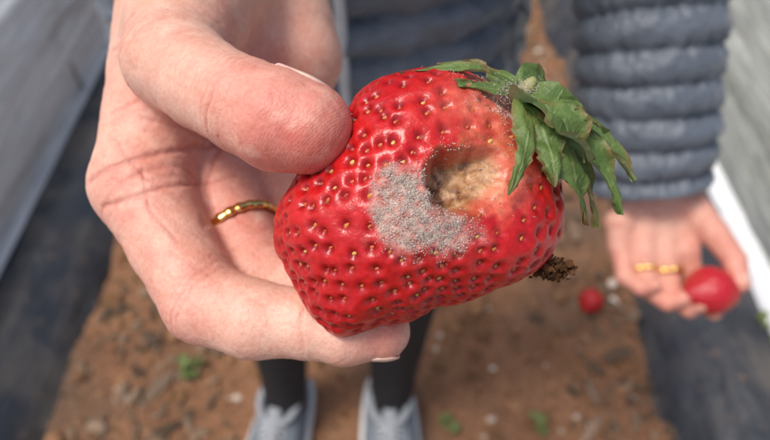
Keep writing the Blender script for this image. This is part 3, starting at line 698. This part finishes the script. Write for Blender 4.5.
nl=1900;xx=np.where(rng.random(nl)<.7,-.46+rng.normal(0,.10,nl),.46+rng.normal(0,.06,nl));yy=rng.uniform(.2,2.2,nl)
p=np.stack([xx,yy,gz(xx,yy)+.003],1);p=p[offfoot(p)&(vn(p,7,55)>-.25)];g=(rng.uniform(.25,1.0,len(p))**1.5+.15)[:,None]
scatter('dry_plant_litter',p,rng.gamma(2.2,.0030,len(p))+.002,np.array([.25,.175,.12])*g,1,aspect=1.5)

# ------------------------------------------------------------------ mulch beds, film tunnels
def sweep(name,prof,y0,y1,ny_,mat,amp,parent=None,seed=0,stretch=.25,sc=9):
    prof=np.array(prof);d=np.r_[0,np.cumsum(np.linalg.norm(np.diff(prof,axis=0),axis=1))];n=int(d[-1]/.02)+2;s=np.linspace(0,d[-1],n)
    q=np.stack([np.interp(s,d,prof[:,0]),np.interp(s,d,prof[:,1])],1)
    t=np.gradient(q,axis=0);nn=np.stack([t[:,1],-t[:,0]],1);nn/=np.linalg.norm(nn,axis=1)[:,None]
    yy=np.linspace(y0,y1,ny_);Q=np.repeat(q[None],ny_,0).reshape(-1,2);NN=np.repeat(nn[None],ny_,0).reshape(-1,2);Yv=np.repeat(yy,n)
    base=np.stack([Q[:,0],Yv*stretch,Q[:,1]],1);dd=amp*(fbm(base,sc,4,seed)+.5*fbm(np.stack([Q[:,0],Yv,Q[:,1]],1),sc*2.5,2,seed+9))
    V=np.stack([Q[:,0]+NN[:,0]*dd,Yv,Q[:,1]+NN[:,1]*dd],1)
    i,j=np.meshgrid(np.arange(ny_-1),np.arange(n-1),indexing='ij');a=(i*n+j).ravel()
    return mesh_obj(name,V,np.stack([a,a+1,a+n+1,a+n],1),mat,parent)
N=Nodes('black_mulch_film')
c=N.mix((.030,.034,.042),(.13,.11,.09),N.ramp(N.noise(7,6),[(.45,0.0),(.75,.8)]))
c=N.mix(c,(.24,.14,.08),N.ramp(N.noise(40,6,rough=.7),[(.60,0.0),(.72,.8)]))
N.set(Base_Color=c,Roughness=N.ramp(N.noise(14,4),[(.3,.28),(.7,.6)]),Normal=N.bump(N.noise(30,5,N.coords((1,.35,1))),.8,.012))
MUL=N.m
def filmmat(name,base,lo,hi):
    N=Nodes(name)
    st=N.noise(34,6,N.coords((1,.045,1)),.65)
    c=N.ramp(st,[(.3,tuple(x*.5 for x in base)),(.50,tuple(x*.85 for x in base)),(.64,base)])
    al=N.ramp(N.noise(18,4,N.coords((1,.12,1))),[(.3,lo),(.7,hi)])
    N.set(Base_Color=c,Roughness=.25,Alpha=al,Normal=N.bump(N.noise(26,6,N.coords((1,.08,1))),.9,.02))
    tr=N.n('ShaderNodeBsdfTranslucent');N.l(c,tr.inputs[0]);mx=N.n('ShaderNodeMixShader');mx.inputs[0].default_value=.25
    tp=N.n('ShaderNodeBsdfTransparent');m2=N.n('ShaderNodeMixShader');N.l(al,m2.inputs[0]);N.l(tp.outputs[0],m2.inputs[1]);N.l(tr.outputs[0],m2.inputs[2])
    N.l(N.b.outputs[0],mx.inputs[1]);N.l(m2.outputs[0],mx.inputs[2]);N.l(mx.outputs[0],N.t.nodes['Material Output'].inputs[0])
    return N.m
FILM=filmmat('tunnel_film',(.88,.90,.91),.84,.99);FILM2=filmmat('tunnel_film_thin',(.82,.86,.81),.50,.88)
WHITE=basic('white_film_edge',(.70,.72,.73),(.82,.83,.84),.4,40,.002,60)
def bed(x0,sg,nm):
    pr=[(x0-.02*sg,-.03),(x0,.012),(x0+.05*sg,.085),(x0+.10*sg,.118),(x0+.3*sg,.13),(x0+.95*sg,.125),(x0+1.05*sg,.08),(x0+1.12*sg,-.03)]
    return sweep(nm,pr,-3,14,900,MUL,.013,seed=int(x0*10)+40)
bed(-.628,-1,'plastic_mulch_bed');bed(.533,1,'plastic_mulch_bed')
bed(-2.7,-1,'plastic_mulch_bed');bed(2.6,1,'plastic_mulch_bed')
def tunnel(x0,sg,film,w=.85,hh=.52,z0=.118):
    e=empty('low_tunnel');a=np.linspace(0,math.pi,40)
    pr=[(x0+sg*(w/2-w/2*math.cos(t)),z0+hh*max(0,math.sin(t))**.8+.004) for t in a]
    sweep('film_sheet',pr,-3,14,700,film,.02,e,seed=int(x0*10)+70,stretch=.08,sc=12)
    hm=basic('hoop_wire',(.3,.3,.3),(.45,.45,.45),.4,50,0,Metallic=.8)
    for y in np.arange(-2.6,14,1.3):
        tube('hoop',[(x,y,z-.012,.004,.004) for x,z in pr],hm,e,step=.03,seg=8,u0=(0,1,0),crinkle=0)
    return e
tl=tunnel(-.80,-1,FILM);trr=tunnel(.775,1,FILM2);tunnel(-2.85,-1,FILM);tunnel(2.8,1,FILM2)
sweep('folded_edge',[(.738,.128),(.748,.15),(.772,.158),(.79,.15),(.796,.13)],-3,14,500,WHITE,.006,trr,seed=3)
sweep('folded_edge',[(-.79,.13),(-.798,.14),(-.81,.143),(-.82,.13)],-3,14,500,FILM,.004,tl,seed=5)
# strawberry plants
def foliage(name,cs,nleaf,spread,lsz,mat=LEAFD,hgt=.12):
    V=[];F=[];E=[];D_=[];o=0
    for c in cs:
        for k in range(nleaf):
            a=rng.uniform(0,6.28);r=spread*math.sqrt(rng.random());b=np.array(c)+[r*math.cos(a),r*math.sin(a),hgt*rng.uniform(.35,1)*(1-.4*r/spread)]
            for t in(-.9,0,.9):
                aa=a+t;L=lsz*rng.uniform(.7,1.2);dx=np.array([math.cos(aa),math.sin(aa),rng.uniform(-.3,.35)])
                v,f_,e,d=sepal([b,b+dx*L*.5+[0,0,.15*L],b+dx*L],L*.8,(0,0,1),.2,rng.integers(9999),.15,7,4)
                V.append(v);F+=[[x+o for x in q] for q in f_];E+=e;D_+=d;o+=len(v)
    return leaf_obj(name,np.concatenate(V),F,E,D_,mat,None)
foliage('strawberry_plants',[(x,y+rng.uniform(-.05,.05),.13) for x in (-1.05,-1.38) for y in np.arange(-.5,3.4,.30)],22,.15,.07)
foliage('strawberry_plants',[(x,y+rng.uniform(-.05,.05),.13) for x in (1.0,1.33) for y in np.arange(-.5,3.4,.30)],26,.16,.07)
foliage('weeds',[(-.395,.563,.005),(-.40,.585,.005),(.29,.448,0),(.12,.45,0),(.74,.60,.125),(.75,.55,.125),(.30,.95,0),(-.3,1.2,0)],5,.018,.011,mat=LEAF,hgt=.02)

# ------------------------------------------------------------------ light
w=bpy.data.worlds.new('World');scene.world=w;w.use_nodes=True;nt=w.node_tree
sky=nt.nodes.new('ShaderNodeTexSky');sky.sky_type='NISHITA';sky.sun_disc=False
sd=Vector((-.38,-.15,1.0)).normalized();el=math.asin(sd.z);az=math.atan2(sd.x,sd.y)
sky.sun_elevation=el;sky.sun_rotation=az;sky.air_density=1.0;sky.dust_density=5;sky.ozone_density=.6
nt.links.new(sky.outputs[0],nt.nodes['Background'].inputs[0]);nt.nodes['Background'].inputs[1].default_value=.15
sl=bpy.data.lights.new('sun','SUN');sl.energy=2.4;sl.angle=math.radians(16);sl.color=(1,.965,.92)
so=bpy.data.objects.new('sun',sl);scene.collection.objects.link(so);so.rotation_euler=sd.to_track_quat('Z','Y').to_euler();so.location=(0,0,5)
